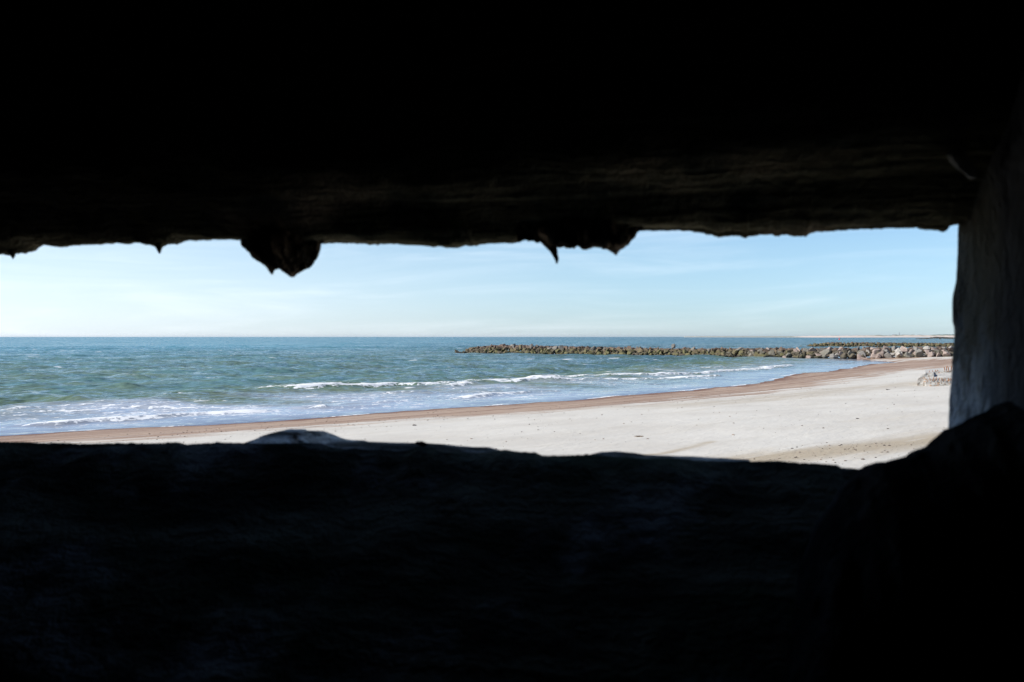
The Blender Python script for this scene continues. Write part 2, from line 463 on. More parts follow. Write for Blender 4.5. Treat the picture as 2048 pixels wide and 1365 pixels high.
def rock_material(name, ca, cb, cc, algae):
    m, t, b = material(name)
    o = obj_co(t); p = pos(t)
    rnd = t.add('ShaderNodeObjectInfo').outputs['Random']
    n1 = t.noise(o, 2.2, 5, 0.65, 0.3); n2 = t.noise(o, 14, 3, 0.7)
    c = t.mix(t.step(n1, 0.38, 0.62), ca, cb)
    c = t.mix(t.math('MULTIPLY', t.step(n2, 0.5, 0.7), 0.45), c, cc)
    hs = t.add('ShaderNodeHueSaturation')
    t.put(hs.inputs['Value'], t.step(rnd, 0, 1, 0.72, 1.25)); t.put(hs.inputs['Color'], c)
    c = hs.outputs[0]
    z = t.add('ShaderNodeSeparateXYZ'); t.put(z.inputs[0], p); z = z.outputs[2]
    zz = t.math('ADD', z, t.math('MULTIPLY', t.math('SUBTRACT', t.noise(p, 0.9, 3), 0.5), 1.2))
    if algae > 0:
        band = t.math('MULTIPLY', t.step(zz, 1.75, 1.15), t.step(t.noise(p, 1.1, 4), 0.30, 0.52))
        ag = t.mix(t.step(t.noise(o, 3.5, 4), 0.35, 0.65), (0.088, 0.084, 0.030), (0.150, 0.133, 0.056))
        c = t.mix(t.math('MULTIPLY', band, algae), c, ag)
        c = t.mix(t.step(zz, 0.42, 0.14), c, (0.018, 0.017, 0.013))
    t.put(b.inputs['Base Color'], c)
    b.inputs['Roughness'].default_value = 0.85
    t.put(b.inputs['Normal'], t.bump(t.math('ADD', n1, t.math('MULTIPLY', n2, 0.4)), 0.6, 0.12))
    return m

def ordinal(n):
    if 10 <= n % 100 <= 20: suf = 'th'
    else: suf = {1: 'st', 2: 'nd', 3: 'rd'}.get(n % 10, 'th')
    return f'{n}{suf}'

def build_groynes():
    M = {
        'brown': rock_material('brown_rock', (0.095, 0.062, 0.043), (0.16, 0.108, 0.076), (0.055, 0.04, 0.03), 0.75),
        'olive algae-covered': rock_material('algae_rock', (0.10, 0.08, 0.042), (0.15, 0.12, 0.07), (0.06, 0.05, 0.03), 1.0),
        'grey': rock_material('grey_rock', (0.14, 0.128, 0.11), (0.215, 0.198, 0.172), (0.10, 0.09, 0.08), 0.3),
        'pale grey': rock_material('pale_rock', (0.27, 0.25, 0.22), (0.36, 0.335, 0.295), (0.16, 0.145, 0.13), 0.0),
        'pinkish': rock_material('pink_rock', (0.24, 0.18, 0.15), (0.32, 0.26, 0.225), (0.15, 0.11, 0.09), 0.0),
        'crest brown': rock_material('crest_rock', (0.075, 0.052, 0.038), (0.13, 0.09, 0.065), (0.05, 0.04, 0.03), 0.4),
        'dark brown': rock_material('dark_rock', (0.06, 0.05, 0.04), (0.11, 0.085, 0.065), (0.04, 0.035, 0.03), 0.3),
    }
    protos = []
    for i in range(16):
        bm = rock_bm(100 + i)
        me = bpy.data.meshes.new('boulder'); bm.to_mesh(me); bm.free()
        me.materials.append(M['grey'])
        protos.append(me)
    first = {}
    def place(x, y, z, size, mat, label, group, squash=1.0, g=random):
        k = g.randrange(16)
        if k not in first:
            o = bpy.data.objects.new('boulder', protos[k]); first[k] = o
        else:
            o = first[k].copy()
        COL.objects.link(o)
        o.location = (x, y, z)
        o.rotation_euler = (g.uniform(-1.2, 1.2), g.uniform(-1.2, 1.2), g.uniform(0, 6.28))
        h = size / 2.0
        o.scale = (h * g.uniform(.9, 1.12), h * g.uniform(.9, 1.12), h * g.uniform(.85, 1.1) * squash)
        o.material_slots[0].link = 'OBJECT'
        o.material_slots[0].material = M[mat]
        tag(o, label, 'boulder', group)
        return o
    fm = []; fc_ = []
    def fill(x, y, z, size, g=random):
        k = g.randrange(16)
        mat = Matrix.Translation((x, y, z)) @ Matrix.Rotation(g.uniform(0, 6.28), 4, 'Z') @ Matrix.Rotation(g.uniform(-.5, .5), 4, 'X') @ Matrix.Diagonal((size / 2, size / 2, size / 2, 1))
        fm.append((k, mat))

    # ---- the near groyne: runs from its seaward tip in to the beach
    A = np.array((-12.7, 235.0)); B = np.array((86.0, 161.0))
    D = B - A; Lg = np.hypot(*D); D = D / Lg
    Nb = np.array((-D[1], D[0]))                      # to the far side
    if Nb[1] < 0: Nb = -Nb
    tt = [0, .035, .07, .12, .2, .45, .62, .8, 1.0]
    hh = [1.1, 1.7, 2.1, 2.2, 1.92, 1.65, 1.78, 2.15, 2.5]
    crest = lambda t: float(np.interp(t, tt, hh))
    base = lambda t: float(np.interp(t, [0, .68, .78, .86, 1], [0, 0.08, .45, .80, 1.2]))
    size = lambda t: float(np.interp(t, [0, .3, .6, .75, .9, 1], [1.15, 1.2, 1.3, 1.28, 1.28, 1.3]))
    g = random.Random(5)
    rows = [('base row', 0.10, 0.0), ('lower middle row', 0.34, 0.75), ('upper middle row', 0.68, 1.5), ('crest row', 1.02, 2.3)]
    total = 0
    for ri, (rname, fz, back) in enumerate(rows):
        items = []
        L = (0.0, 0.8, 2.4, 4.0)[ri] + g.uniform(0, .5)
        while L < Lg * 0.885 and total + len(items) < 296:
            t = L / Lg; sz = size(t) * g.choice([g.uniform(.75, 1.0), g.uniform(1.0, 1.25), g.uniform(1.2, 1.5)])
            H = crest(t); b0 = base(t)
            z = b0 + (H - b0) * fz - (.12, .22, .28, .38)[ri] * sz * g.uniform(.85, 1.1)
            pxy = A + D * (L + g.uniform(-.12, .12) * sz) + Nb * (back + g.uniform(-.45, .4))
            if t < 0.66:
                pick = ri + (1 if g.random() < .12 else 0) - (1 if g.random() < .12 else 0)
                if ri == 3: mat = g.choice(['brown', 'brown', 'grey', 'dark brown', 'olive algae-covered' if t < .5 and g.random() < .25 else 'brown'])
                elif ri == 2: mat = g.choice(['olive algae-covered', 'olive algae-covered', 'brown', 'olive algae-covered'])
                elif ri == 1: mat = g.choice(['olive algae-covered'] * 5 + ['brown'])
                else: mat = g.choice(['olive algae-covered'] * 3 + ['dark brown', 'dark brown', 'brown'])
                if t < 0.05 and ri < 3: mat = g.choice(['dark brown', 'brown', 'dark brown'])
                if t > 0.5 and g.random() < .3: mat = g.choice(['grey', 'brown', 'pinkish' if ri in (0, 3) else 'grey'])
            elif t < 0.76:
                mat = g.choice(['grey', 'brown', 'pinkish', 'grey', 'dark brown', 'pale grey', 'olive algae-covered' if ri in (1, 2) else 'pinkish'])
            else:
                mat = g.choice(['pinkish', 'pale grey', 'pinkish', 'grey', 'pale grey', 'pinkish'])
            items.append((pxy, z, sz, mat))
            L += sz * g.uniform(.98, 1.18) * .99
        items.sort(key=lambda it: it[0][0] / it[0][1])
        for i, (pxy, z, sz, mat) in enumerate(items):
            place(pxy[0], pxy[1], z, sz, mat,
                  f"{mat} boulder, {ordinal(i + 1)} from the seaward tip in the near groyne's {rname}", 'boulders of the near groyne', .82, g=g)
            total += 1
    # two outliers just off the tip, and a block sitting proud of the crest
    place(-14.3, 233.5, -0.05, .75, 'dark brown', 'smallest dark rock, awash by itself just off the near groyne tip', 'boulders of the near groyne', g=g)
    o = place(-12.95, 233.9, 0.35, 1.6, 'dark brown', 'dark pointed rock standing at the very tip of the near groyne', 'boulders of the near groyne', 1.25, g=g)
    t_ = 0.447
    pk = A + D * (Lg * t_) + Nb * 3.2
    place(pk[0], pk[1], crest(t_) + 0.25, 1.35, 'grey', 'grey block perched highest above the middle of the near groyne crest', 'boulders of the near groyne', 1.2, g=g)
    total += 3
    # loose rock behind and inside the mound
    for i in range(1350):
        t = g.uniform(0.015, 1.08); H = crest(min(t, 1)); b0 = base(min(t, 1)); sz = size(min(t, 1)) * g.uniform(.8, 1.25)
        bk = g.uniform(0.25, 6.0)
        top = b0 + (H - b0) * min(1.0, bk / 2.3 + .05, max(0, (7.6 - bk) / 3.2))
        pxy = A + D * Lg * t + Nb * bk * min(1, 0.4 + t * 8)
        if bk < 2.0: fill(pxy[0], pxy[1], top - 0.46 * sz - g.uniform(0.05, .25), sz, g)
        else:
            fill(pxy[0], pxy[1], top - 0.40 * sz - g.uniform(-.05, .12), sz, g)
            fc_.append(fm.pop())
    # ---- the second groyne, farther up the coast
    A2 = np.array((117.5, 399.0)); B2 = np.array((188.0, 377.0))
    D2 = B2 - A2; L2 = np.hypot(*D2); D2 /= L2
    N2 = np.array((-D2[1], D2[0])); N2 = N2 if N2[1] > 0 else -N2
    c2 = lambda t: float(np.interp(t, [0, .05, .12, .25, 1], [.7, 1.3, 1.85, 1.8, 1.5]))
    print('near boulders', total)
    second = []
    for ri, (fz, back, cnt) in enumerate([(0.10, -0.1, 52), (0.5, .6, 52), (0.95, 1.5, 52)]):
        for i in range(cnt):
            t = (i + .5 + g.uniform(-.25, .25)) / cnt * 1.0 + (0.02 if ri else 0)
            sz = 1.55 * g.uniform(.75, 1.3)
            pxy = A2 + D2 * (t * L2) + N2 * (back + g.uniform(-.2, .2))
            second.append((g.randrange(16), Matrix.Translation((pxy[0], pxy[1], c2(t) * fz - 0.25 * sz * (ri == 2))) @ Matrix.Rotation(g.uniform(0, 6), 4, 'Z') @ Matrix.Rotation(g.uniform(-.5, .5), 4, 'X') @ Matrix.Diagonal((sz / 2, sz / 2, sz * .43, 1))))
    place(115.9, 399.2, 0.0, 1.3, 'dark brown', 'dark rock standing apart in the water off the second groyne tip', None, g=g)
    for i in range(330):
        t = g.uniform(0.02, 1.1); sz = g.uniform(1.0, 1.6); bk = g.uniform(-0.2, 4.0)
        top = c2(min(t, 1)) * min(1, (bk + .6) / 2.0, (5.5 - bk) / 2.6)
        pxy = A2 + D2 * (t * L2) + N2 * bk
        second.append((g.randrange(16), Matrix.Translation((pxy[0], pxy[1], top - .42 * sz)) @ Matrix.Rotation(g.uniform(0, 6), 4, 'Z') @ Matrix.Diagonal((sz / 2,) * 3 + (1,))))
    def merged(name, lst, mat, label, cat):
        me = bpy.data.meshes.new(name)
        V = []; Fc = []; base_i = 0
        data = []
        for k in range(16):
            co = np.empty(len(protos[k].vertices) * 3); protos[k].vertices.foreach_get('co', co)
            data.append((co.reshape(-1, 3), np.array([list(p.vertices) for p in protos[k].polygons])))
        for k, mat4 in lst:
            co, fc = data[k]; mm = np.array(mat4)
            V.append(co @ mm[:3, :3].T + mm[:3, 3]); Fc.append(fc + base_i); base_i += len(co)
        me.from_pydata(np.concatenate(V).tolist(), [], np.concatenate(Fc).tolist())
        o = link(name, me, mat)
        tag(o, label, cat, kind='stuff')
    merged('groyne_rubble', fm, M['dark brown'], 'smaller dark rubble filling the gaps between the near groyne boulders', 'rubble')  # filler in dark rock, so the shade of the gaps is in its colour
    merged('groyne_back_rocks', fc_, M['crest brown'], 'brown rocks on the crest and far side of the near groyne', 'rocks')
    merged('second_groyne_rocks', second, M['brown'], 'olive and brown rocks of the second groyne beyond the near one', 'rocks')
    # ---- the third groyne, a low dark line far up the beach
    far = []
    for i in range(330):
        t = g.random(); x0, y0, x1, y1 = 725, 1780, 860, 1720
        bk = g.uniform(0, 7)
        H = np.interp(t, [0, .1, .22, .3, .45, 1], [.6, 1.6, 4.0, 3.4, 2.4, 2.4]) * min(1, bk / 3 + .2)
        s_ = g.uniform(1.6, 3.2)
        far.append((g.randrange(16), Matrix.Translation((x0 + (x1 - x0) * t, y0 + (y1 - y0) * t + bk, H - .3 * s_)) @ Matrix.Rotation(g.uniform(0, 6), 4, 'Z') @ Matrix.Diagonal((s_ * .55,) * 3 + (1,))))
    merged('far_groyne_rocks', far, M['dark brown'], 'low dark line of rocks before the far dunes', 'rocks')

# ------------------------------------------------------------------ far shore
def build_far_shore():
    # dune belt: a strip of real hills five kilometres away
    px = np.linspace(1600, 2600, 700)
    depth_ = np.linspace(0, 420, 26)
    nz1 = SinNoise(150, 12, 31); nz2 = SinNoise(40, 14, 32)
    PX, DP = np.meshgrid(px, depth_, indexing='ij')
    Y0 = np.interp(px, [1600, 1700, 2600], [5480, 5350, 5300])[:, None] + DP
    X0 = (PX - 1024) / F * np.interp(px, [1600, 1700, 2600], [5480, 5350, 5300])[:, None]
    env = np.interp(px, [1600, 1612, 1640, 1700, 1800, 1905, 2600], [0.0, 2.5, 8.0, 9.5, 12.0, 13.0, 14])[:, None]
    up = sstep(-5, 70, DP) * sstep(430, 300, DP)
    Z = 0.2 + env * up * (0.86 + 0.10 * nz1(X0, Y0) + 0.07 * nz2(X0, Y0))
    Z[:, 0] = -0.6; Z[:, -1] = -0.6
    me = grid_mesh('dunes', np.stack([X0, Y0, Z], axis=2)); smooth(me)
    m, t, b = material('far_dune_sand')
    p = pos(t)
    z = t.add('ShaderNodeSeparateXYZ'); t.put(z.inputs[0], p)
    n = t.noise(t.mapv(p, (0.012, 0.012, 0.15)), 1.0, 4)
    k = t.step(t.math('ADD', t.math('MULTIPLY', z.outputs[2], 0.055), n), 1.0, 1.18)
    t.put(b.inputs['Base Color'], t.mix(k, t.mix(n, (0.50, 0.42, 0.36), (0.58, 0.50, 0.43)), (0.17, 0.19, 0.14)))
    b.inputs['Roughness'].default_value = 1
    tag(link('dunes', me, m), 'low pale dunes along the far shore on the horizon', 'dunes', kind='structure')
    # heath and plantations behind them
    bm = bmesh.new()
    g = random.Random(9)
    for (a, b_, hmin, hmax) in [(1818, 1850, 3, 7), (1866, 1925, 5, 9), (1925, 2300, 4, 10), (1785, 1812, 2, 4), (1690, 1712, 2, 4)]:
        x = a
        while x < b_:
            Y = g.uniform(5560, 5640); X = (x - 1024) / F * Y
            e = min(1, (x - a) / 6 + .3, (b_ - x) / 6 + .3)
            h = g.uniform(hmin, hmax) * e
            zb = float(np.interp(x, [1612, 1700, 1800, 1905], [3, 8, 10.5, 11.5]))
            r = bmesh.ops.create_icosphere(bm, subdivisions=2, radius=1.0)
            for v in r['verts']:
                q = v.co * (1 + .3 * mn.noise(v.co * 2 + Vector((x, 0, 0))))
                v.co = Vector((X + q.x * g.uniform(8, 9), Y + q.y * 9, zb + q.z * h * .7))
            x += g.uniform(1.2, 2.6)
    me = bpy.data.meshes.new('far_woodland'); bm.to_mesh(me); bm.free()
    m, t, b = material('far_foliage')
    t.put(b.inputs['Base Color'], t.mix(t.noise(pos(t), 0.15, 3), (0.045, 0.075, 0.055), (0.08, 0.10, 0.075)))
    b.inputs['Roughness'].default_value = 1
    tag(link('far_woodland', me, m), 'thin dark belt of trees on top of the far dunes', 'trees', kind='stuff')
    # lighthouse, a thin stroke over the dunes
    def lathe(prof, seg=20):
        b_ = bmesh.new(); rings = []
        for r_, z_ in prof:
            rings.append([b_.verts.new((r_ * math.cos(2 * math.pi * i / seg), r_ * math.sin(2 * math.pi * i / seg), z_)) for i in range(seg)])
        for r0, r1 in zip(rings[:-1], rings[1:]):
            for i in range(seg): b_.faces.new((r0[i], r0[(i + 1) % seg], r1[(i + 1) % seg], r1[i]))
        b_.faces.new(rings[0][::-1]); b_.faces.new(rings[-1])
        return b_
    def put(name, b_, mat, parent):
        me = bpy.data.meshes.new(name); b_.to_mesh(me); b_.free(); return link(name, me, mat, parent)
    def plain(name, c1, c2, sc, rough=.8):
        m, t, b = material(name)
        t.put(b.inputs['Base Color'], t.mix(t.noise(obj_co(t), sc, 4), c1, c2)); b.inputs['Roughness'].default_value = rough
        return m
    Yt = 5650; Xt = (1798.5 - 1024) / F * Yt
    root = empty('lighthouse', (Xt, Yt, 9.0))
    tag(root, 'thin grey lighthouse standing up from the far dunes on the horizon', 'lighthouse')
    mg = plain('tower_stone', (.19, .20, .23), (.26, .27, .30), .3)
    put('tower', lathe([(2.4, 0), (2.3, 1.0), (1.9, 9), (1.5, 15.0), (2.1, 15.3), (2.1, 15.9)]), mg, root)
    put('lantern_room', lathe([(1.25, 15.9), (1.25, 18.0)]), plain('lantern_glass', (.10, .12, .14), (.16, .18, .2), 1, .2), root)
    put('roof', lathe([(1.6, 18.0), (1.5, 18.4), (.4, 19.8), (.12, 20.6), (.1, 21.4)]), plain('tower_roof', (.10, .10, .12), (.16, .15, .17), 1), root)
    # two farm buildings beside it
    for px_, w_, h_, lab in [(1789.5, 26, 3.2, 'low grey farmhouse on the far dunes left of the lighthouse'),
                             (1806.5, 18, 2.6, 'low grey farmhouse on the far dunes right of the lighthouse')]:
        r_ = empty('farmhouse', ((px_ - 1024) / F * 5640, 5640, 10.4)); tag(r_, lab, 'house', 'farmhouses by the lighthouse')
        b_ = bmesh.new(); bmesh.ops.create_cube(b_, size=1)
        bmesh.ops.scale(b_, vec=(w_, 8, h_), verts=b_.verts); bmesh.ops.translate(b_, vec=(0, 0, h_ / 2), verts=b_.verts)
        put('wall', b_, plain('house_wall', (.36, .37, .40), (.44, .44, .46), .2), r_)
        b_ = bmesh.new()
        vs = [b_.verts.new(c) for c in [(-w_ / 2 - .5, -4.5, h_ + .01), (w_ / 2 + .5, -4.5, h_ + .01), (w_ / 2 + .5, 4.5, h_ + .01), (-w_ / 2 - .5, 4.5, h_ + .01), (-w_ / 2, 0, h_ + 2.6), (w_ / 2, 0, h_ + 2.6)]]
        for f in [(0, 1, 5, 4), (2, 3, 4, 5), (1, 2, 5), (3, 0, 4), (3, 2, 1, 0)]: b_.faces.new([vs[i] for i in f])
        put('roof', b_, plain('house_roof', (.13, .13, .15), (.2, .19, .2), .2), r_)
    # red buoy on the water
    X, Y = at(1678.5, 680.2)
    root = empty('buoy', (X, Y, -0.1))
    tag(root, 'small red buoy floating beyond the second groyne', 'buoy')
    red = plain('buoy_paint', (.55, .05, .04), (.62, .08, .06), 2, .5)
    put('float', lathe([(.5, -.4), (.95, -.1), (1.0, .5), (.8, .75)]), red, root)
    put('tower', lathe([(.6, .75), (.34, 2.3)]), red, root)
    put('top_mark', lathe([(.36, 2.35), (.36, 2.9), (.1, 3.05)]), red, root)

# ------------------------------------------------------------------ broken concrete ruin on the beach
def jitter_box(x0, x1, y0, y1, z0, z1, seed, n=(20, 14, 6), amp=0.05, warp=None):
    bm = bmesh.new()
    bmesh.ops.create_cube(bm, size=1)
    bmesh.ops.subdivide_edges(bm, edges=bm.edges[:], cuts=11, use_grid_fill=True)
    off = Vector((seed, seed * 2.3, 0))
    for v in bm.verts:
        p = Vector((x0 + (v.co.x + .5) * (x1 - x0), y0 + (v.co.y + .5) * (y1 - y0), z0 + (v.co.z + .5) * (z1 - z0)))
        if warp: p = warp(p)
        q = p * 2.2 + off
        p += Vector((mn.noise(q), mn.noise(q + Vector((9, 0, 0))), 0.6 * mn.noise(q + Vector((0, 9, 0))))) * amp * 1.6
        q = p * 7 + off
        p += Vector((mn.noise(q), mn.noise(q + Vector((9, 0, 0))), 0.6 * mn.noise(q + Vector((0, 9, 0))))) * amp * .6
        v.co = p
    return bm

def build_ruin():
    c = at(1890, 763, 1.45)
    s_ = shore_s(np.array([c[0]]), np.array([c[1]]))
    gz = float(ground_height(np.array([c[0]]), np.array([c[1]]), s_)[0][0])
    c = at(1880, 763, gz)
    root = empty('concrete_ruin', (c[0], c[1], gz), -math.atan2(c[0], c[1]))
    tag(root, 'broken pale concrete slabs with rusty bars half buried in the sand', 'ruin')
    k = math.hypot(*c) / F * math.cos(math.atan2(*c)) ** 1 # metres per picture pixel at its distance
    m, t, b = material('weathered_concrete')
    o = obj_co(t)
    n = t.noise(o, 2.5, 5, .65); n2 = t.noise(o, 9, 4, .7)
    cc = t.mix(t.step(n, .4, .65), (.37, .36, .335), (.46, .445, .41))
    cc = t.mix(t.math('MULTIPLY', t.step(n2, .52, .68), .35), cc, (.27, .24, .20))
    z = t.add('ShaderNodeSeparateXYZ'); t.put(z.inputs[0], t.add('ShaderNodeNewGeometry').outputs['Normal'])
    rust = t.math('MULTIPLY', t.step(t.noise(t.mapv(o, (2.2, 2.2, 3.5)), 1.4, 4, .65), .52, .66), t.step(z.outputs[2], .85, .45, 0, .75))
    cc = t.mix(rust, cc, (.36, .17, .07))
    hole = t.math('MULTIPLY', t.step(t.vor(o, 4.5), .34, .22), t.step(z.outputs[2], .8, .4))
    cc = t.mix(hole, cc, (.25, .21, .17))
    t.put(b.inputs['Base Color'], cc); b.inputs['Roughness'].default_value = .95
    t.put(b.inputs['Normal'], t.bump(n2, .7, .06))
    def put(name, bm, mat=m):
        me = bpy.data.meshes.new(name); bm.to_mesh(me); bm.free(); return link(name, me, mat, root)
    W = lambda px: (px - 1880) * k
    put('front_slab', jitter_box(W(1853), W(1853) + 3.4, 0, 2.8, -0.35, 0.21, 3, amp=.05, warp=lambda p: Vector((p.x, p.y, p.z + (.12 * p.y if p.z > 0 else 0) + .03 * math.sin(p.x * 2)))))
    put('rear_slab', jitter_box(W(1851), W(1851) + 3.9, 2.6, 6.4, -0.5, 0.58, 7, amp=.07, warp=lambda p: Vector((p.x, p.y, p.z + (.10 * p.x + .03 * (p.y - 2.6) if p.z > 0 else 0)))))
    put('tilted_slab', jitter_box(W(1838), W(1868), .5, 2.9, -0.4, 0.56, 11, amp=.05, warp=lambda p: Vector((p.x, p.y, p.z - (.50 if p.z > 0 else 0) * max(0, (W(1853) - p.x) / (W(1853) - W(1838)))))))
    put('rim', jitter_box(W(1852), W(1852) + 3.8, 2.35, 2.58, 0.1, 0.62, 15, amp=.05, warp=lambda p: Vector((p.x, p.y + .25 * p.x * .2, p.z + .08 * p.x))))
    mr, t, b = material('rusty_steel')
    t.put(b.inputs['Base Color'], t.mix(t.noise(obj_co(t), 12, 4), (.34, .14, .055), (.22, .085, .04))); b.inputs['Roughness'].default_value = .9
    g = random.Random(4)
    def bar(x, y, z0, h, lean, r=.022):
        bm = bmesh.new(); prev = None; seg = 8
        for i in range(7):
            f = i / 6
            cx, cy, cz = x + lean[0] * f * f, y + lean[1] * f, z0 + h * f
            ring = [bm.verts.new((cx + r * math.cos(a * 6.283 / seg), cy + r * math.sin(a * 6.283 / seg), cz)) for a in range(seg)]
            if prev:
                for a in range(seg): bm.faces.new((prev[a], prev[(a + 1) % seg], ring[(a + 1) % seg], ring[a]))
            else: bm.faces.new(ring[::-1])
            prev = ring
        bm.faces.new(prev)
        put('reinforcing_bar', bm, mr)
    for px_ in (1860, 1866, 1871, 1876, 1889, 1892, 1896, 1901, 1905):
        tall = px_ > 1885
        bar(W(px_), 2.45 + g.uniform(-.05, .05), (.60) + .09 * W(px_), (.30 if tall else .10) * g.uniform(.8, 1.2), (g.uniform(-.08, .08), 0), .03)
    for i in range(8):
        bar(W(1862 + i * 5.6 + g.uniform(-1, 1)), -.07, .02, .24 * g.uniform(.7, 1.2), (g.uniform(-.1, .1), g.uniform(-.06, .0)), .02)

# ------------------------------------------------------------------ loose things on the sand
def build_beach_bits():
    g = random.Random(21)
    m, t, b = material('beach_pebbles')
    rn = t.noise(pos(t), 3.0, 2)
    t.put(b.inputs['Base Color'], t.mix(t.step(rn, .4, .62), (.085, .07, .055), (.30, .24, .19))); b.inputs['Roughness'].default_value = .8
    bm0 = bmesh.new(); bmesh.ops.create_icosphere(bm0, subdivisions=1, radius=1)
    co = np.array([v.co[:] for v in bm0.verts]); fc = np.array([[v.index for v in f.verts] for f in bm0.faces]); bm0.free()
    n = 110000
    a = np.radians(rng.uniform(-30, 26, n)); r = 15 + 120 * rng.random(n) ** 1.3
    X, Y = r * np.sin(a), r * np.cos(a)
    s = shore_s(X, Y)
    t1 = [at(1300, 922, 1.5), at(1500, 912, 1.55), at(1700, 892, 1.6), at(1880, 868, 1.6)]
    d1 = pl_dist(X, Y, t1)[0]
    dens = 0.07 + 0.45 * np.exp(-((s - 7.5) / 2.4) ** 2) + 0.26 * np.exp(-(d1 / 1.3) ** 2)
    dens *= np.clip(0.7 + 0.5 * n_und(X, Y), 0.1, 1.5)
    keep = (s > 0.8) & (rng.random(n) < dens * 0.5)
    X, Y, s = X[keep], Y[keep], s[keep]
    Z, _ = ground_height(X, Y, s)
    V = []; Fc = []
    for i in range(len(X)):
        q = 0.008 + 0.024 * g.random() ** 4
        sc = np.array((q * g.uniform(.8, 1.7), q * g.uniform(.8, 1.3), q * g.uniform(.4, .8)))
        th = g.uniform(0, 6.28); c, s_ = math.cos(th), math.sin(th)
        p = co * sc * (1 + .2 * rng.standard_normal(co.shape[0])[:, None] * .5)
        V.append(np.stack([p[:, 0] * c - p[:, 1] * s_, p[:, 0] * s_ + p[:, 1] * c, p[:, 2]], 1) + (X[i], Y[i], Z[i] + q * .25))
        Fc.append(fc + 12 * i if False else fc + len(co) * i)
    me = bpy.data.meshes.new('pebbles'); me.from_pydata(np.concatenate(V).tolist(), [], np.concatenate(Fc).tolist())
    tag(link('pebbles', me, m), 'small dark and brown pebbles strewn over the pale sand', 'pebbles', kind='stuff')
    # single things one can point at
    def ground_at(px, py):
        z = 1.2
        for _ in range(6):
            x, y = at(px, py, z)
            sv = shore_s(np.array([x]), np.array([y])); z = float(ground_height(np.array([x]), np.array([y]), sv)[0][0])
        return x, y, z
    ms, t, b = material('dark_stone')
    t.put(b.inputs['Base Color'], t.mix(t.noise(obj_co(t), 3, 4), (.035, .03, .026), (.09, .075, .06))); b.inputs['Roughness'].default_value = .7
    for px_, py_, sz, lab in [(829, 851, .085, 'dark flat stone on pale sand above the small lump on the sill'),
                              (1714, 838, .06, 'dark stone alone on the white sand below the concrete ruin'),
                              (1776, 780, .11, 'dark stone on the sand between the ruin and the water')]:
        x, y, z = ground_at(px_, py_)
        bm = rock_bm(int(px_), 2); me = bpy.data.meshes.new('stone'); bm.to_mesh(me); bm.free()
        o = link('stone', me, ms); o.location = (x, y, z + sz * .2); o.scale = (sz, sz * .8, sz * .5)
        tag(o, lab, 'stone', 'dark stones on the sand')
    x, y, z = ground_at(1886, 865)
    bm = bmesh.new(); bmesh.ops.create_grid(bm, x_segments=8, y_segments=5, size=.5)
    for v in bm.verts: v.co = Vector((v.co.x * .09, v.co.y * .06, .012 + .012 * mn.noise(v.co * 4) + .02 * v.co.x ** 2))
    ext = bmesh.ops.extrude_face_region(bm, geom=bm.faces[:])
    for v in [e for e in ext['geom'] if isinstance(e, bmesh.types.BMVert)]: v.co.z += .012
    me = bpy.data.meshes.new('litter_scrap'); bm.to_mesh(me); bm.free()
    ml, t, b = material('white_plastic'); t.put(b.inputs['Base Color'], t.mix(t.noise(obj_co(t), 20, 2), (.78, .8, .82), (.68, .7, .74)))
    o = link('litter_scrap', me, ml); o.location = (x, y, z + .01)
    tag(o, 'small white scrap of litter on tan sand beside the right jamb', 'litter')
    # washed-up weed
    x, y, z = ground_at(1278, 874)
    bm = bmesh.new()
    for i in range(26):
        ax, ay = g.gauss(0, .10), g.gauss(0, .05); ang = g.uniform(-.7, .7); prev = None
        for k in range(6):
            cx = ax + (k - 2.5) * .03 * math.cos(ang); cy = ay + (k - 2.5) * .03 * math.sin(ang); cz = .014 + .018 * math.sin(k * 1.3 + i)
            ring = [bm.verts.new((cx, cy + .007 * math.cos(q), cz + .006 * math.sin(q))) for q in (0, 2.1, 4.2)]
            if prev:
                for q in range(3): bm.faces.new((prev[q], prev[(q + 1) % 3], ring[(q + 1) % 3], ring[q]))
            prev = ring
    me = bpy.data.meshes.new('seaweed'); bm.to_mesh(me); bm.free()
    mw, t, b = material('brown_weed'); t.put(b.inputs['Base Color'], t.mix(t.noise(obj_co(t), 14, 2), (.14, .085, .04), (.25, .16, .08)))
    o = link('seaweed', me, mw); o.location = (x, y, z); o.scale = (.55, .9, .9)
    tag(o, 'small brown clump of washed-up seaweed on the pale sand', 'seaweed')

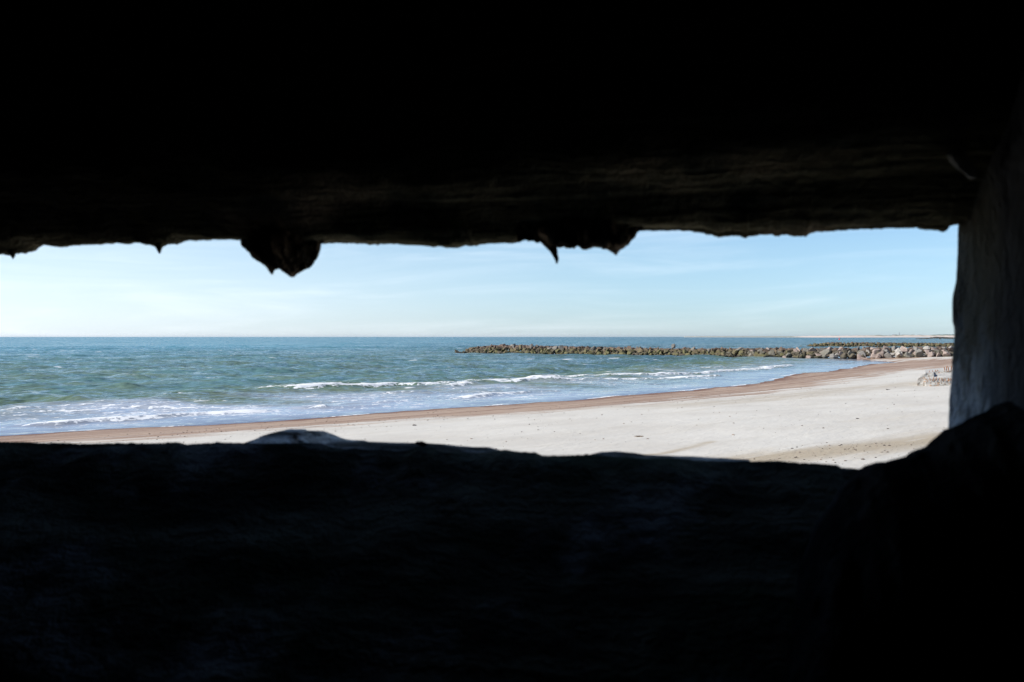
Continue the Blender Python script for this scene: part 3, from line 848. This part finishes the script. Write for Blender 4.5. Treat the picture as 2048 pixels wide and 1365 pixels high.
# ------------------------------------------------------------------ the bunker we look out of
LINTEL = [(-420, 520), (-200, 512), (-60, 508), (0, 510), (12, 509), (20, 511), (33, 509), (42, 507), (52, 508), (60, 504), (72, 502), (78, 495), (85, 491), (110, 491), (117, 495), (125, 495), (135, 493),
    (160, 491), (200, 489), (240, 486), (250, 488), (262, 488), (270, 486), (292, 487), (300, 490), (308, 493), (326, 494), (335, 491), (345, 489), (355, 490), (365, 485), (380, 482), (420, 481), (450, 480),
    (482, 481), (520, 484), (600, 487), (641, 488), (650, 488), (690, 487), (712, 488), (735, 489), (750, 490), (755, 492), (762, 489), (780, 489), (795, 488), (800, 490), (830, 491), (850, 492),
    (865, 494), (888, 494), (892, 496), (920, 496), (930, 493), (945, 493), (955, 492), (965, 489), (990, 487), (1020, 487), (1040, 485), (1050, 481), (1100, 478), (1200, 470), (1270, 464), (1279, 462), (1350, 462),
    (1385, 464), (1405, 467), (1420, 470), (1440, 475), (1460, 473), (1478, 472), (1485, 476), (1492, 478), (1497, 474), (1515, 471), (1545, 470), (1551, 474), (1558, 474), (1562, 470), (1575, 471),
    (1590, 475), (1600, 474), (1612, 475), (1618, 468), (1630, 465), (1660, 463), (1700, 461), (1730, 460), (1760, 458), (1800, 457), (1830, 456), (1843, 460), (1860, 461), (1875, 462), (1884, 465), (1887, 466),
    (1890, 457), (1900, 452), (1910, 450), (1930, 450), (1990, 448)]
CHUNK_A = [(474, 480), (481, 482), (482, 489), (484, 494), (490, 497), (494, 504), (500, 508), (504, 511), (506, 518), (514, 521), (520, 526), (526, 531), (533, 535), (538, 539), (541, 546), (543, 549), (545, 546), (548, 541),
    (555, 539), (563, 540), (569, 545), (575, 551), (582, 555), (585, 555), (588, 551), (596, 548), (604, 543), (610, 541), (618, 535), (623, 528), (626, 522), (634, 515), (638, 507), (640, 500), (642, 490), (650, 486)]
CHUNK_B = [(1036, 484), (1043, 484), (1052, 481), (1060, 483), (1080, 485), (1090, 490), (1100, 495), (1118, 495), (1126, 494), (1134, 497), (1150, 498), (1154, 494), (1160, 495), (1168, 500), (1173, 502), (1178, 499), (1190, 496),
    (1198, 495), (1204, 498), (1212, 499), (1222, 504), (1230, 511), (1233, 511), (1238, 503), (1246, 496), (1256, 492), (1262, 483), (1270, 477), (1274, 468), (1279, 463), (1286, 460)]
SILL = [(-420, 880), (-200, 882), (0, 884), (60, 884), (80, 886), (130, 886), (160, 888), (200, 887), (235, 886), (250, 887), (262, 885), (270, 887), (310, 887), (325, 886), (340, 885), (356, 885), (360, 890), (368, 891), (380, 889),
    (395, 887), (430, 886), (433, 884), (445, 885), (480, 886), (500, 887), (560, 887), (640, 887), (665, 896), (690, 899), (710, 897), (740, 901), (765, 899), (790, 903), (815, 901), (835, 893), (858, 894), (880, 903), (900, 905),
    (915, 903), (940, 908), (970, 905), (984, 903), (1000, 901), (1015, 900), (1030, 903), (1060, 905), (1070, 905), (1078, 909), (1090, 912), (1110, 911), (1150, 911), (1175, 909), (1200, 912), (1230, 914),
    (1265, 914), (1290, 917), (1340, 916), (1380, 920), (1400, 922), (1440, 923), (1500, 923), (1560, 922), (1600, 926), (1650, 928), (1672, 930), (1684, 936), (1740, 939), (1800, 941), (1990, 950)]
HUMP = [(486, 892), (495, 885), (510, 880), (525, 874), (545, 866), (565, 861), (585, 860), (605, 861), (620, 866), (635, 872), (650, 877), (665, 882), (690, 885), (705, 890)]
HEAP = [(1540, 1300), (1590, 1180), (1640, 1060), (1690, 985), (1722, 951), (1738, 940), (1745, 934), (1760, 926), (1800, 918), (1825, 913), (1832, 907), (1855, 901), (1875, 890), (1893, 871), (1900, 860), (1925, 850), (1945, 836), (1957, 827), (1985, 821), (2000, 809), (2048, 796), (2150, 770)]
JAMB = [(300, 1921), (440, 1918), (450, 1917), (480, 1916), (520, 1915), (560, 1913), (572, 1912), (580, 1907), (600, 1905), (640, 1905), (652, 1906), (658, 1910), (690, 1908), (720, 1905), (760, 1903), (800, 1899), (860, 1897), (960, 1894)]

UX = Vector((0.977, -0.213)).normalized(); NX = Vector((-UX.y, UX.x))
VO = 1.821                                            # eye to the outer face, square to the wall
HF = 1.95                                             # eye above the bunker floor

def uw(px, py, v=VO):
    a, c = (px - 1024) / F, -(py - 674) / F
    lam = v / (a * NX.x + NX.y)
    return lam * (a * UX.x + UX.y), lam * c

def curve(tr, v=VO, step=2.0, rag=0.0):
    p = np.array(tr, float)
    px = np.arange(p[0, 0], p[-1, 0] + .1, step)
    py = np.interp(px, p[:, 0], p[:, 1])
    if rag: py = py + np.array([rag * (mn.noise(Vector((x * .09, 3.3, rag))) + .8 * mn.noise(Vector((x * .23, 7.7, 0))) + .5 * mn.noise(Vector((x * .5, 1.1, 0)))) for x in px])
    q = np.array([uw(a, b, v) for a, b in zip(px, py)])
    return q[:, 0], q[:, 1]

def n3(u, v, w, sc, seed=0.0):
    return mn.noise(Vector((u * sc + seed, v * sc, w * sc - seed)))

def concrete(name, ca, cb, spot, spot_amt, streak=(1.2, 9, 9), moss=0.0, scale=5.0, shading=None, stones=0.0):
    m, t, b = material(name)
    o = obj_co(t)
    n1 = t.noise(t.mapv(o, streak), 1.6, 5, .62, .3)
    n2 = t.noise(o, scale * 4, 4, .7); n3_ = t.noise(o, scale * .7, 4, .6)
    c = t.mix(t.step(n1, .38, .66), ca, cb)
    c = t.mix(t.math('MULTIPLY', t.step(n3_, .52, .68), spot_amt), c, spot)
    if moss: c = t.mix(t.math('MULTIPLY', t.step(t.noise(o, 3.2, 4), .5, .66), moss), c, (.03, .045, .022))
    c = t.mix(t.math('MULTIPLY', t.step(n2, .5, .72), .5), c, ca)
    if shading: c = shading(t, o, n1, n3_, c)
    t.put(b.inputs['Base Color'], c); b.inputs['Roughness'].default_value = .92
    b.inputs['Specular IOR Level'].default_value = 0.0
    hh_ = t.math('ADD', n1, t.math('MULTIPLY', n2, .8))
    if stones: hh_ = t.math('ADD', hh_, t.math('MULTIPLY', t.vor(o, 26), stones))
    t.put(b.inputs['Normal'], t.bump(hh_, 1.0, .03))
    return m

def build_bunker():
    root = empty('concrete_bunker', (0, 0, EYE - HF), math.atan2(UX.y, UX.x))
    tag(root, 'dark concrete bunker whose long viewing slit frames the beach and sea', 'bunker')
    def inner_shade(t, o, n1, n3_, c):
        # painted shade: darker into the slit and leftwards, with a ragged front
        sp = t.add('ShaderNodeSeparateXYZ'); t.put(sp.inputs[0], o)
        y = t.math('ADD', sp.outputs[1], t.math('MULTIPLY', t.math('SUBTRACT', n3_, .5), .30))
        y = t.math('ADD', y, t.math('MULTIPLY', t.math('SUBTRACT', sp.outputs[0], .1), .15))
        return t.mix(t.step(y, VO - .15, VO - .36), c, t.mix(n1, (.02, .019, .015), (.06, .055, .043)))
    def reveal_light(t, o, n1, n3_, c):
        # painted light: paler low by the opening, darkened above and inward
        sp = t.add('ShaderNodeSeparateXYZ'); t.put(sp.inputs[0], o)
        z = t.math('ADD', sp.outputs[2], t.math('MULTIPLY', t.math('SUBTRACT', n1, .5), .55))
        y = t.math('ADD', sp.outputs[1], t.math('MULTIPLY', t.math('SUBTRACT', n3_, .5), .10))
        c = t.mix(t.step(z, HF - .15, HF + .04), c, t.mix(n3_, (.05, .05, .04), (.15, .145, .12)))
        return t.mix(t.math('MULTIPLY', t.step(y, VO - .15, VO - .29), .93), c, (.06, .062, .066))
    m_lin = concrete('shade_concrete', (.05, .047, .03), (.42, .38, .25), (.56, .43, .30), .55, (0.8, 10, 10), .3, 5, inner_shade)
    m_lump = concrete('crumbling_concrete', (.03, .025, .019), (.24, .18, .125), (.60, .45, .31), .85, (14, 14, 9), 0, 14, None, 1.2)
    m_sill = concrete('mossy_concrete', (.034, .034, .024), (.15, .145, .10), (.38, .36, .32), .5, (1.5, 5, 5), .6)
    m_hump = concrete('lit_worn_concrete', (.09, .085, .07), (.84, .79, .68), (.14, .11, .07), .55, (2.5, 5, 26), .1, 6)  # paler than the sill, to carry the light on hump and rim
    m_jamb = concrete('streaked_concrete', (.13, .15, .165), (.66, .72, .76), (.70, .71, .72), .5, (9, 9, 5), 0, 5, reveal_light)
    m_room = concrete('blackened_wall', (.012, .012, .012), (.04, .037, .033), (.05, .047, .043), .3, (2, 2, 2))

    def put(name, me_or_bm, mat, sm=True):
        if isinstance(me_or_bm, bmesh.types.BMesh):
            me = bpy.data.meshes.new(name)
            bmesh.ops.recalc_face_normals(me_or_bm, faces=me_or_bm.faces[:])
            me_or_bm.to_mesh(me); me_or_bm.free()
        else: me = me_or_bm
        smooth(me, sm)
        return link(name, me, mat, root)
    def fix(me):
        bm = bmesh.new(); bm.from_mesh(me); bmesh.ops.recalc_face_normals(bm, faces=bm.faces[:]); bm.to_mesh(me); bm.free(); return me

    # lintel: the outer edge is ragged, the underside rises inward
    U, Wd = curve(LINTEL, VO, 2.0, 1.6)
    TIN = 0.56
    ts = np.array([0, .006, .015, .03, .05, .075, .10, .13, .16, .2, .24, .28, .33, .38, .43, .48, .52, TIN])
    P = np.zeros((len(U), len(ts) + 4, 3))
    for i, (u, we) in enumerate(zip(U, Wd)):
        P[i, 0] = (u, VO - .03, 1.15 + HF); P[i, 1] = (u, VO + .015, we + .03 + HF)
        for j, t_ in enumerate(ts):
            v = VO - t_
            plane = float(np.interp(t_, [0, .17, .26, .56], [.188, .247, .30, .56])) + .006 * math.floor(t_ / .07) * (t_ < .2)
            f = math.exp(-(t_ / .10) ** 2)
            w = we * f + plane * (1 - f) if t_ > 0 else we
            k = min(1, t_ / .04)
            w += k * (.010 * n3(u, v * 3, 0, 4) + .007 * n3(u, v * 2, 0, 11, 3) + .004 * n3(u, v, 0, 30, 5) + .006 * max(0, n3(u * .3, v * 4, 0, 6, 9)))
            w = max(w, we + .0005 * t_)
            P[i, 2 + j] = (u, v, w + HF)
        P[i, -2] = (u, VO - TIN - .02, P[i, -3, 2] + .12); P[i, -1] = (u, VO - TIN - .02, 1.15 + HF)
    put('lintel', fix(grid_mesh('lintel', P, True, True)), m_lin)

    # sill
    U, Wd = curve(SILL, VO, 2.0, 1.0)
    TIN = 0.60
    ts = np.array([0, .006, .015, .03, .05, .075, .10, .13, .16, .2, .25, .30, .35, .40, .45, .5, .55, TIN])
    P = np.zeros((len(U), len(ts) + 4, 3))
    for i, (u, we) in enumerate(zip(U, Wd)):
        P[i, 0] = (u, VO + .57, -.4); P[i, 1] = (u, VO + .55, we * 1.302 - .07 + HF + .012 * n3(u, 0, 0, 5, 4))
        for j, t_ in enumerate(ts):
            v = VO - t_
            plane = -.232 - .42 * t_
            f = math.exp(-(t_ / .09) ** 2)
            w = we * f + plane * (1 - f)
            k = min(1, t_ / .05)
            w += k * (.013 * n3(u, v * 2, 0, 4, 2) + .008 * n3(u, v * 2, 0, 10, 3) + .005 * n3(u, v, 0, 26, 5)) - k * .012
            # keep under the line of sight to the outer edge
            w = min(w, we * (1.0 - t_ / VO) - .05 * t_ - .0005 if t_ > 0 else we)
            P[i, 2 + j] = (u, v, w + HF)
        P[i, -2] = (u, VO - TIN - .03, P[i, -3, 2] - .05); P[i, -1] = (u, VO - TIN - .05, -.4)
    put('sill', fix(grid_mesh('sill', P, True, True)), m_sill)

    # right jamb: ragged outer arris, streaked reveal
    ws = np.linspace(-.62, 1.1, 150)
    pts = np.array([uw(px, py) for py, px in JAMB])           # u, w
    o_ = np.argsort(pts[:, 1])
    ue = np.interp(ws, pts[o_, 1], pts[o_, 0])
    ts = np.array([0, .004, .012, .03, .06, .1, .15, .2, .26, .33, .4, .48, .56, .64, .72])
    P = np.zeros((len(ws), len(ts) + 2, 3))
    for i, (w, u0) in enumerate(zip(ws, ue)):
        ub = np.interp(w, [-.3, .25], [uw(1899, 800)[0] + .012, uw(1917, 460)[0] + .004])
        for j, t_ in enumerate(ts):
            v = VO - t_
            f = math.exp(-(t_ / .03) ** 2)
            u = u0 * f + (ub + .02 * t_) * (1 - f)
            k = min(1, t_ / .03)
            u += k * (.006 * n3(0, v * 2, w * .7, 8, 4) + .003 * n3(0, v, w, 24, 6)) + .0015 * n3(0, 0, w, 60)
            P[i, j] = (u, v + (.003 if j == 0 else 0), w + HF)
        P[i, -2] = (2.9, VO - .72, w + HF); P[i, -1] = (2.9, VO + .003, w + HF)
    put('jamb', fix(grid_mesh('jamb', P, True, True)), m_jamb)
    bm = bmesh.new()
    def box(x0, x1, y0, y1, z0, z1, cuts=0):
        bm = bmesh.new(); bmesh.ops.create_cube(bm, size=1)
        for v in bm.verts: v.co = Vector((x0 + (v.co.x + .5) * (x1 - x0), y0 + (v.co.y + .5) * (y1 - y0), z0 + (v.co.z + .5) * (z1 - z0)))
        if cuts:
            bmesh.ops.subdivide_edges(bm, edges=bm.edges[:], cuts=cuts, use_grid_fill=True)
            for v in bm.verts: v.co += Vector((mn.noise(v.co * 3), mn.noise(v.co * 3 + Vector((7, 0, 0))), mn.noise(v.co * 3 + Vector((0, 7, 0))))) * .012
        return bm
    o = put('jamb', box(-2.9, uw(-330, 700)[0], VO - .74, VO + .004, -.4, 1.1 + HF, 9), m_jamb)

    # ragged lumps of broken concrete hanging from the lintel edge
    def lump(name, tr, top, vc, tv, mat, seed, twist=0.0):
        Uc, Wc = curve(tr, vc, 1.0, 2.2)
        ring = 30
        P = np.zeros((len(Uc), ring, 3))
        n = len(Uc)
        for i, (u, wb) in enumerate(zip(Uc, Wc)):
            f = math.sin(math.pi * (i + .5) / n) ** .6
            wt = top
            for j in range(ring):
                a = 2 * math.pi * j / ring - math.pi / 2
                sa, ca = math.sin(a), math.cos(a)
                hgt = (wt - wb)
                w = wb + hgt * (sa + 1) / 2
                width = tv * (.3 + .7 * f) * (.10 + .90 * min(1, hgt / .14) ** 1.2)
                # a blunt wedge, thick at the top
                v = vc + ca * width * (.55 + .45 * (sa + 1) / 2) * (.8 if ca < 0 else .55)
                k_ = min(1, hgt / .05) * (.3 + .7 * (1 - abs(sa)))
                v += (.04 * n3(u, v, w, 16, seed) + .028 * n3(u, v, w, 38, seed) + .014 * n3(u, v, w, 90, seed)) * k_
                w += .010 * n3(u, v, w, 34, seed + 5) * k_ * (1 - max(0, -sa) ** 4)
                P[i, j] = (u, v, w + HF)
        return put(name, fix(grid_mesh(name, P, True, True)), mat)
    lump('broken_lump', CHUNK_A, .24, VO - .03, .11, m_lump, 3.0)
    lump('broken_lump', CHUNK_B, .235, VO - .035, .12, m_lump, 8.0)

    # drip stones
    def spike(path, r0, mat=m_lump):
        bm = bmesh.new(); prev = None; seg = 10; n = len(path)
        for k, (px, py, rr) in enumerate(path):
            u, w = uw(px, py, VO - .02)
            ring = []
            for a in range(seg):
                th = 2 * math.pi * a / seg
                q = rr * (1 + .45 * mn.noise(Vector((a * 1.3, k * .9, px))))
                ring.append(bm.verts.new((u + q * math.cos(th), VO - .02 + q * math.sin(th), w + HF)))
            if prev:
                for a in range(seg): bm.faces.new((prev[a], prev[(a + 1) % seg], ring[(a + 1) % seg], ring[a]))
            else: bm.faces.new(ring[::-1])
            prev = ring
        bm.faces.new(prev)
        put('drip_stone', bm, mat)
    k = 1.85 / F
    spike([(1096, 476, 22 * k), (1100, 488, 15 * k), (1104, 496, 11 * k), (1108, 503, 8 * k), (1110.5, 510, 6 * k), (1112, 516, 5 * k), (1113, 521, 4 * k), (1113.5, 525, 2.6 * k), (1113.5, 528, .8 * k)], 0)
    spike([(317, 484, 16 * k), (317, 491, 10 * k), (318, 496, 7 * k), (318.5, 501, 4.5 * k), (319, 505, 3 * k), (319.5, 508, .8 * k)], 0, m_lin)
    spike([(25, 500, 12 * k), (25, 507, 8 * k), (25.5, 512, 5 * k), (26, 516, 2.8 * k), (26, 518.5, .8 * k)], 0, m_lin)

    # worn hump of aggregate on the sill
    def mound(tr, vc, tv, wbot, seed, amp, ex=.8):
        Uc, Wc = curve(tr, vc, 2.0)
        ring = 28; n = len(Uc)
        P = np.zeros((n, ring, 3))
        for i, (u, wt) in enumerate(zip(Uc, Wc)):
            for j in range(ring):
                a = math.pi * j / (ring - 1)
                hgt = max(.002, wt - wbot)
                v = vc + math.cos(a) * tv * (.4 + .6 * min(1, hgt / .06))
                w = wbot + hgt * max(0, math.sin(a)) ** ex
                if 0 < j < ring - 1:
                    b_ = n3(u, v, w, 14, seed) * amp + n3(u, v, w, 38, seed) * amp * .5
                    v += b_; w += -abs(b_) * .5 * (1 - math.sin(a))
                P[i, j] = (u, v, w + HF)
        return P
    put('worn_hump', fix(grid_mesh('worn_hump', mound(HUMP, VO + .22, .26, -.345, 4, .05, 1.0), True, True)), m_hump)
    # light on the sill's outer arris, put in as strips of paler concrete
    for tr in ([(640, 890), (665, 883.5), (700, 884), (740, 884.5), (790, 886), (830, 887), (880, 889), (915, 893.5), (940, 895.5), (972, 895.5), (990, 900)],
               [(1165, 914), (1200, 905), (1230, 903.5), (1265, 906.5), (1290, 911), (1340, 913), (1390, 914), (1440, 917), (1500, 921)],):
        put('lit_rim', fix(grid_mesh('lit_rim', mound(tr, VO + .12, .13, -.32, 9, .010, 1.0), True, True)), m_hump)

    # a remnant of pale plaster in the upper corner
    bm = rock_bm(71, 3); u, w = uw(1932, 332, VO - .24)
    for v in bm.verts: v.co = Matrix.Rotation(.75, 4, 'Y') @ Vector((v.co.x * .034, v.co.y * .03, v.co.z * .02)); v.co += Vector((u, VO - .24, w + HF))
    m_pl = concrete('pale_plaster', (.35, .34, .31), (.62, .61, .57), (.3, .28, .24), .4, (6, 6, 6), 0, 9)
    put('plaster_remnant', bm, m_pl)
    # the room behind us
    put('ceiling', box(-2.95, 2.95, -3.2, VO - .54, .80 + HF, 1.2 + HF), m_room, False)
    put('floor', box(-2.95, 2.95, -3.2, VO - .62, -.4, 0), m_room, False)
    put('back_wall', box(-2.95, 2.95, -3.5, -3.19, -.41, 1.21 + HF), m_room, False)
    put('side_wall', box(-3.2, -2.94, -3.48, VO - .01, -.42, 1.22 + HF), m_room, False)
    put('side_wall', box(2.89, 3.2, -3.47, VO - .01, -.42, 1.22 + HF), m_room, False)
    put('front_wall', box(uw(1917, 460)[0] + .05, 2.91, VO - .76, VO - .70, -.39, .82 + HF), m_room, False)
    put('front_wall', box(-2.96, uw(-330, 700)[0] - .02, VO - .78, VO - .72, -.39, .82 + HF), m_room, False)
    put('roof', box(-3.25, 3.25, -3.6, VO - .035, 1.13 + HF, 1.75 + HF), m_room, False)
    put('footing', box(uw(1880, 460)[0], 2.88, VO - .7, VO - .02, -.42, HF - .6), m_room, False)

    # a heap of sand and rubble in the corner of the slit, and a pebble: they lie on the sill
    loc = root.location; rz = root.rotation_euler.z
    m_heap = concrete('dark_rubble', (.012, .012, .012), (.04, .04, .038), (.08, .078, .075), .4, (6, 6, 6), 0, 9)  # near-black base colour
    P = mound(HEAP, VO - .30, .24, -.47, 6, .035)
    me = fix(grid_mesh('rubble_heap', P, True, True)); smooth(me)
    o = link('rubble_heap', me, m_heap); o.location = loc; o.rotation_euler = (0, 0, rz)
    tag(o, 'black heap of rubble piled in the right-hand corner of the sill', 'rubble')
    bm = rock_bm(55, 3); me = bpy.data.meshes.new('stone'); bm.to_mesh(me); bm.free()
    u, w = uw(846, 890, VO - .06)
    o = link('stone', me, m_room)
    q = Matrix.Rotation(rz, 4, 'Z') @ Vector((u, VO - .06, w + HF)); o.location = (q.x + loc[0], q.y + loc[1], q.z + loc[2])
    o.scale = (.0125, .014, .0085); o.rotation_euler = (.2, .1, .6)
    tag(o, 'small black lump lying on the sill right of the worn hump', 'stone')

# ------------------------------------------------------------------ sky, sun, camera
SUN_AZ = math.radians(-100)      # from +y towards +x: behind the left shoulder
SUN_EL = math.radians(38)
def build_light():
    w = bpy.data.worlds.new('World'); S.world = w; w.use_nodes = True
    t = NT(w.node_tree); bg = w.node_tree.nodes['Background']
    sky = t.add('ShaderNodeTexSky', sky_type='NISHITA')
    sky.sun_disc = False; sky.sun_elevation = SUN_EL; sky.sun_rotation = SUN_AZ
    sky.altitude = 0; sky.air_density = 1.0; sky.dust_density = 0.3; sky.ozone_density = 2.0
    d = t.add('ShaderNodeTexCoord').outputs['Generated']
    sp = t.add('ShaderNodeSeparateXYZ'); t.put(sp.inputs[0], d)
    # thin cirrus
    q = t.mapv(d, (2.2, 2.2, 22), (0.06, 0.03, 0.3))
    n = t.noise(q, 1.7, 6, .58, .9)
    veil = t.math('MULTIPLY', t.step(n, .40, .85), .22)
    left = t.step(t.vec('DOT_PRODUCT', d, (-0.86, 0.5, 0.0)), 0.30, 0.98)
    low = t.step(sp.outputs[2], .17, 0.0)
    veil = t.math('ADD', veil, t.math('MULTIPLY', t.math('MULTIPLY', left, low), .55), clamp=True)
    c = t.mix(1.0, sky.outputs[0], (1.05, 1.27, 1.56), 'MULTIPLY')
    c = t.mix(t.step(sp.outputs[2], .10, .0), c, t.mix(1.0, c, (0.91, 1.0, 1.19), 'MULTIPLY'))
    c = t.mix(veil, c, (13.0, 13.8, 14.6))
    c = t.mix(t.step(sp.outputs[2], .28, .75), c, t.mix(1.0, c, (.34, .42, .52), 'MULTIPLY'))
    t.put(bg.inputs['Color'], c); bg.inputs['Strength'].default_value = .073
    L = bpy.data.lights.new('sun', 'SUN'); L.energy = 5.0; L.angle = math.radians(.5); L.color = (1.0, .955, .89)
    o = bpy.data.objects.new('sun', L); COL.objects.link(o)
    dirv = Vector((math.sin(SUN_AZ) * math.cos(SUN_EL), math.cos(SUN_AZ) * math.cos(SUN_EL), math.sin(SUN_EL)))
    o.rotation_euler = dirv.to_track_quat('Z', 'Y').to_euler()
    o.location = dirv * 50

def build_camera():
    c = bpy.data.cameras.new('camera'); o = bpy.data.objects.new('camera', c); COL.objects.link(o)
    c.lens = 35; c.sensor_width = 36; c.clip_start = .02; c.clip_end = 100000
    c.shift_y = -8.5 / 2048
    o.location = (0, 0, EYE); o.rotation_euler = (math.radians(90), 0, 0)
    c.dof.use_dof = True; c.dof.focus_distance = 120; c.dof.aperture_fstop = 6.2
    S.camera = o

def build_haze():
    me = bpy.data.meshes.new('haze'); bm = bmesh.new(); bmesh.ops.create_cube(bm, size=1)
    for v in bm.verts: v.co = Vector((v.co.x * 84000, v.co.y * 84000, -5.5 + (v.co.z + .5) * 46))
    bm.to_mesh(me); bm.free()
    m = bpy.data.materials.new('sea_haze'); m.use_nodes = True
    nt = m.node_tree; nt.nodes.remove(nt.nodes['Principled BSDF'])
    pv = nt.nodes.new('ShaderNodeVolumePrincipled')
    pv.inputs['Color'].default_value = (.88, .93, 1, 1); pv.inputs['Density'].default_value = 1.5e-5; pv.inputs['Anisotropy'].default_value = .3
    nt.links.new(pv.outputs[0], nt.nodes['Material Output'].inputs['Volume'])
    o = link('haze', me, m)
    tag(o, 'thin sea haze softening the far shore', 'haze', kind='stuff')

build_haze()
build_ground()
build_sea()
build_groynes()
build_far_shore()
build_ruin()
build_beach_bits()
build_bunker()
build_light()
build_camera()
S.view_settings.view_transform = 'Standard'
S.view_settings.look = 'None'
S.view_settings.exposure = 0.40
S.view_settings.gamma = 1
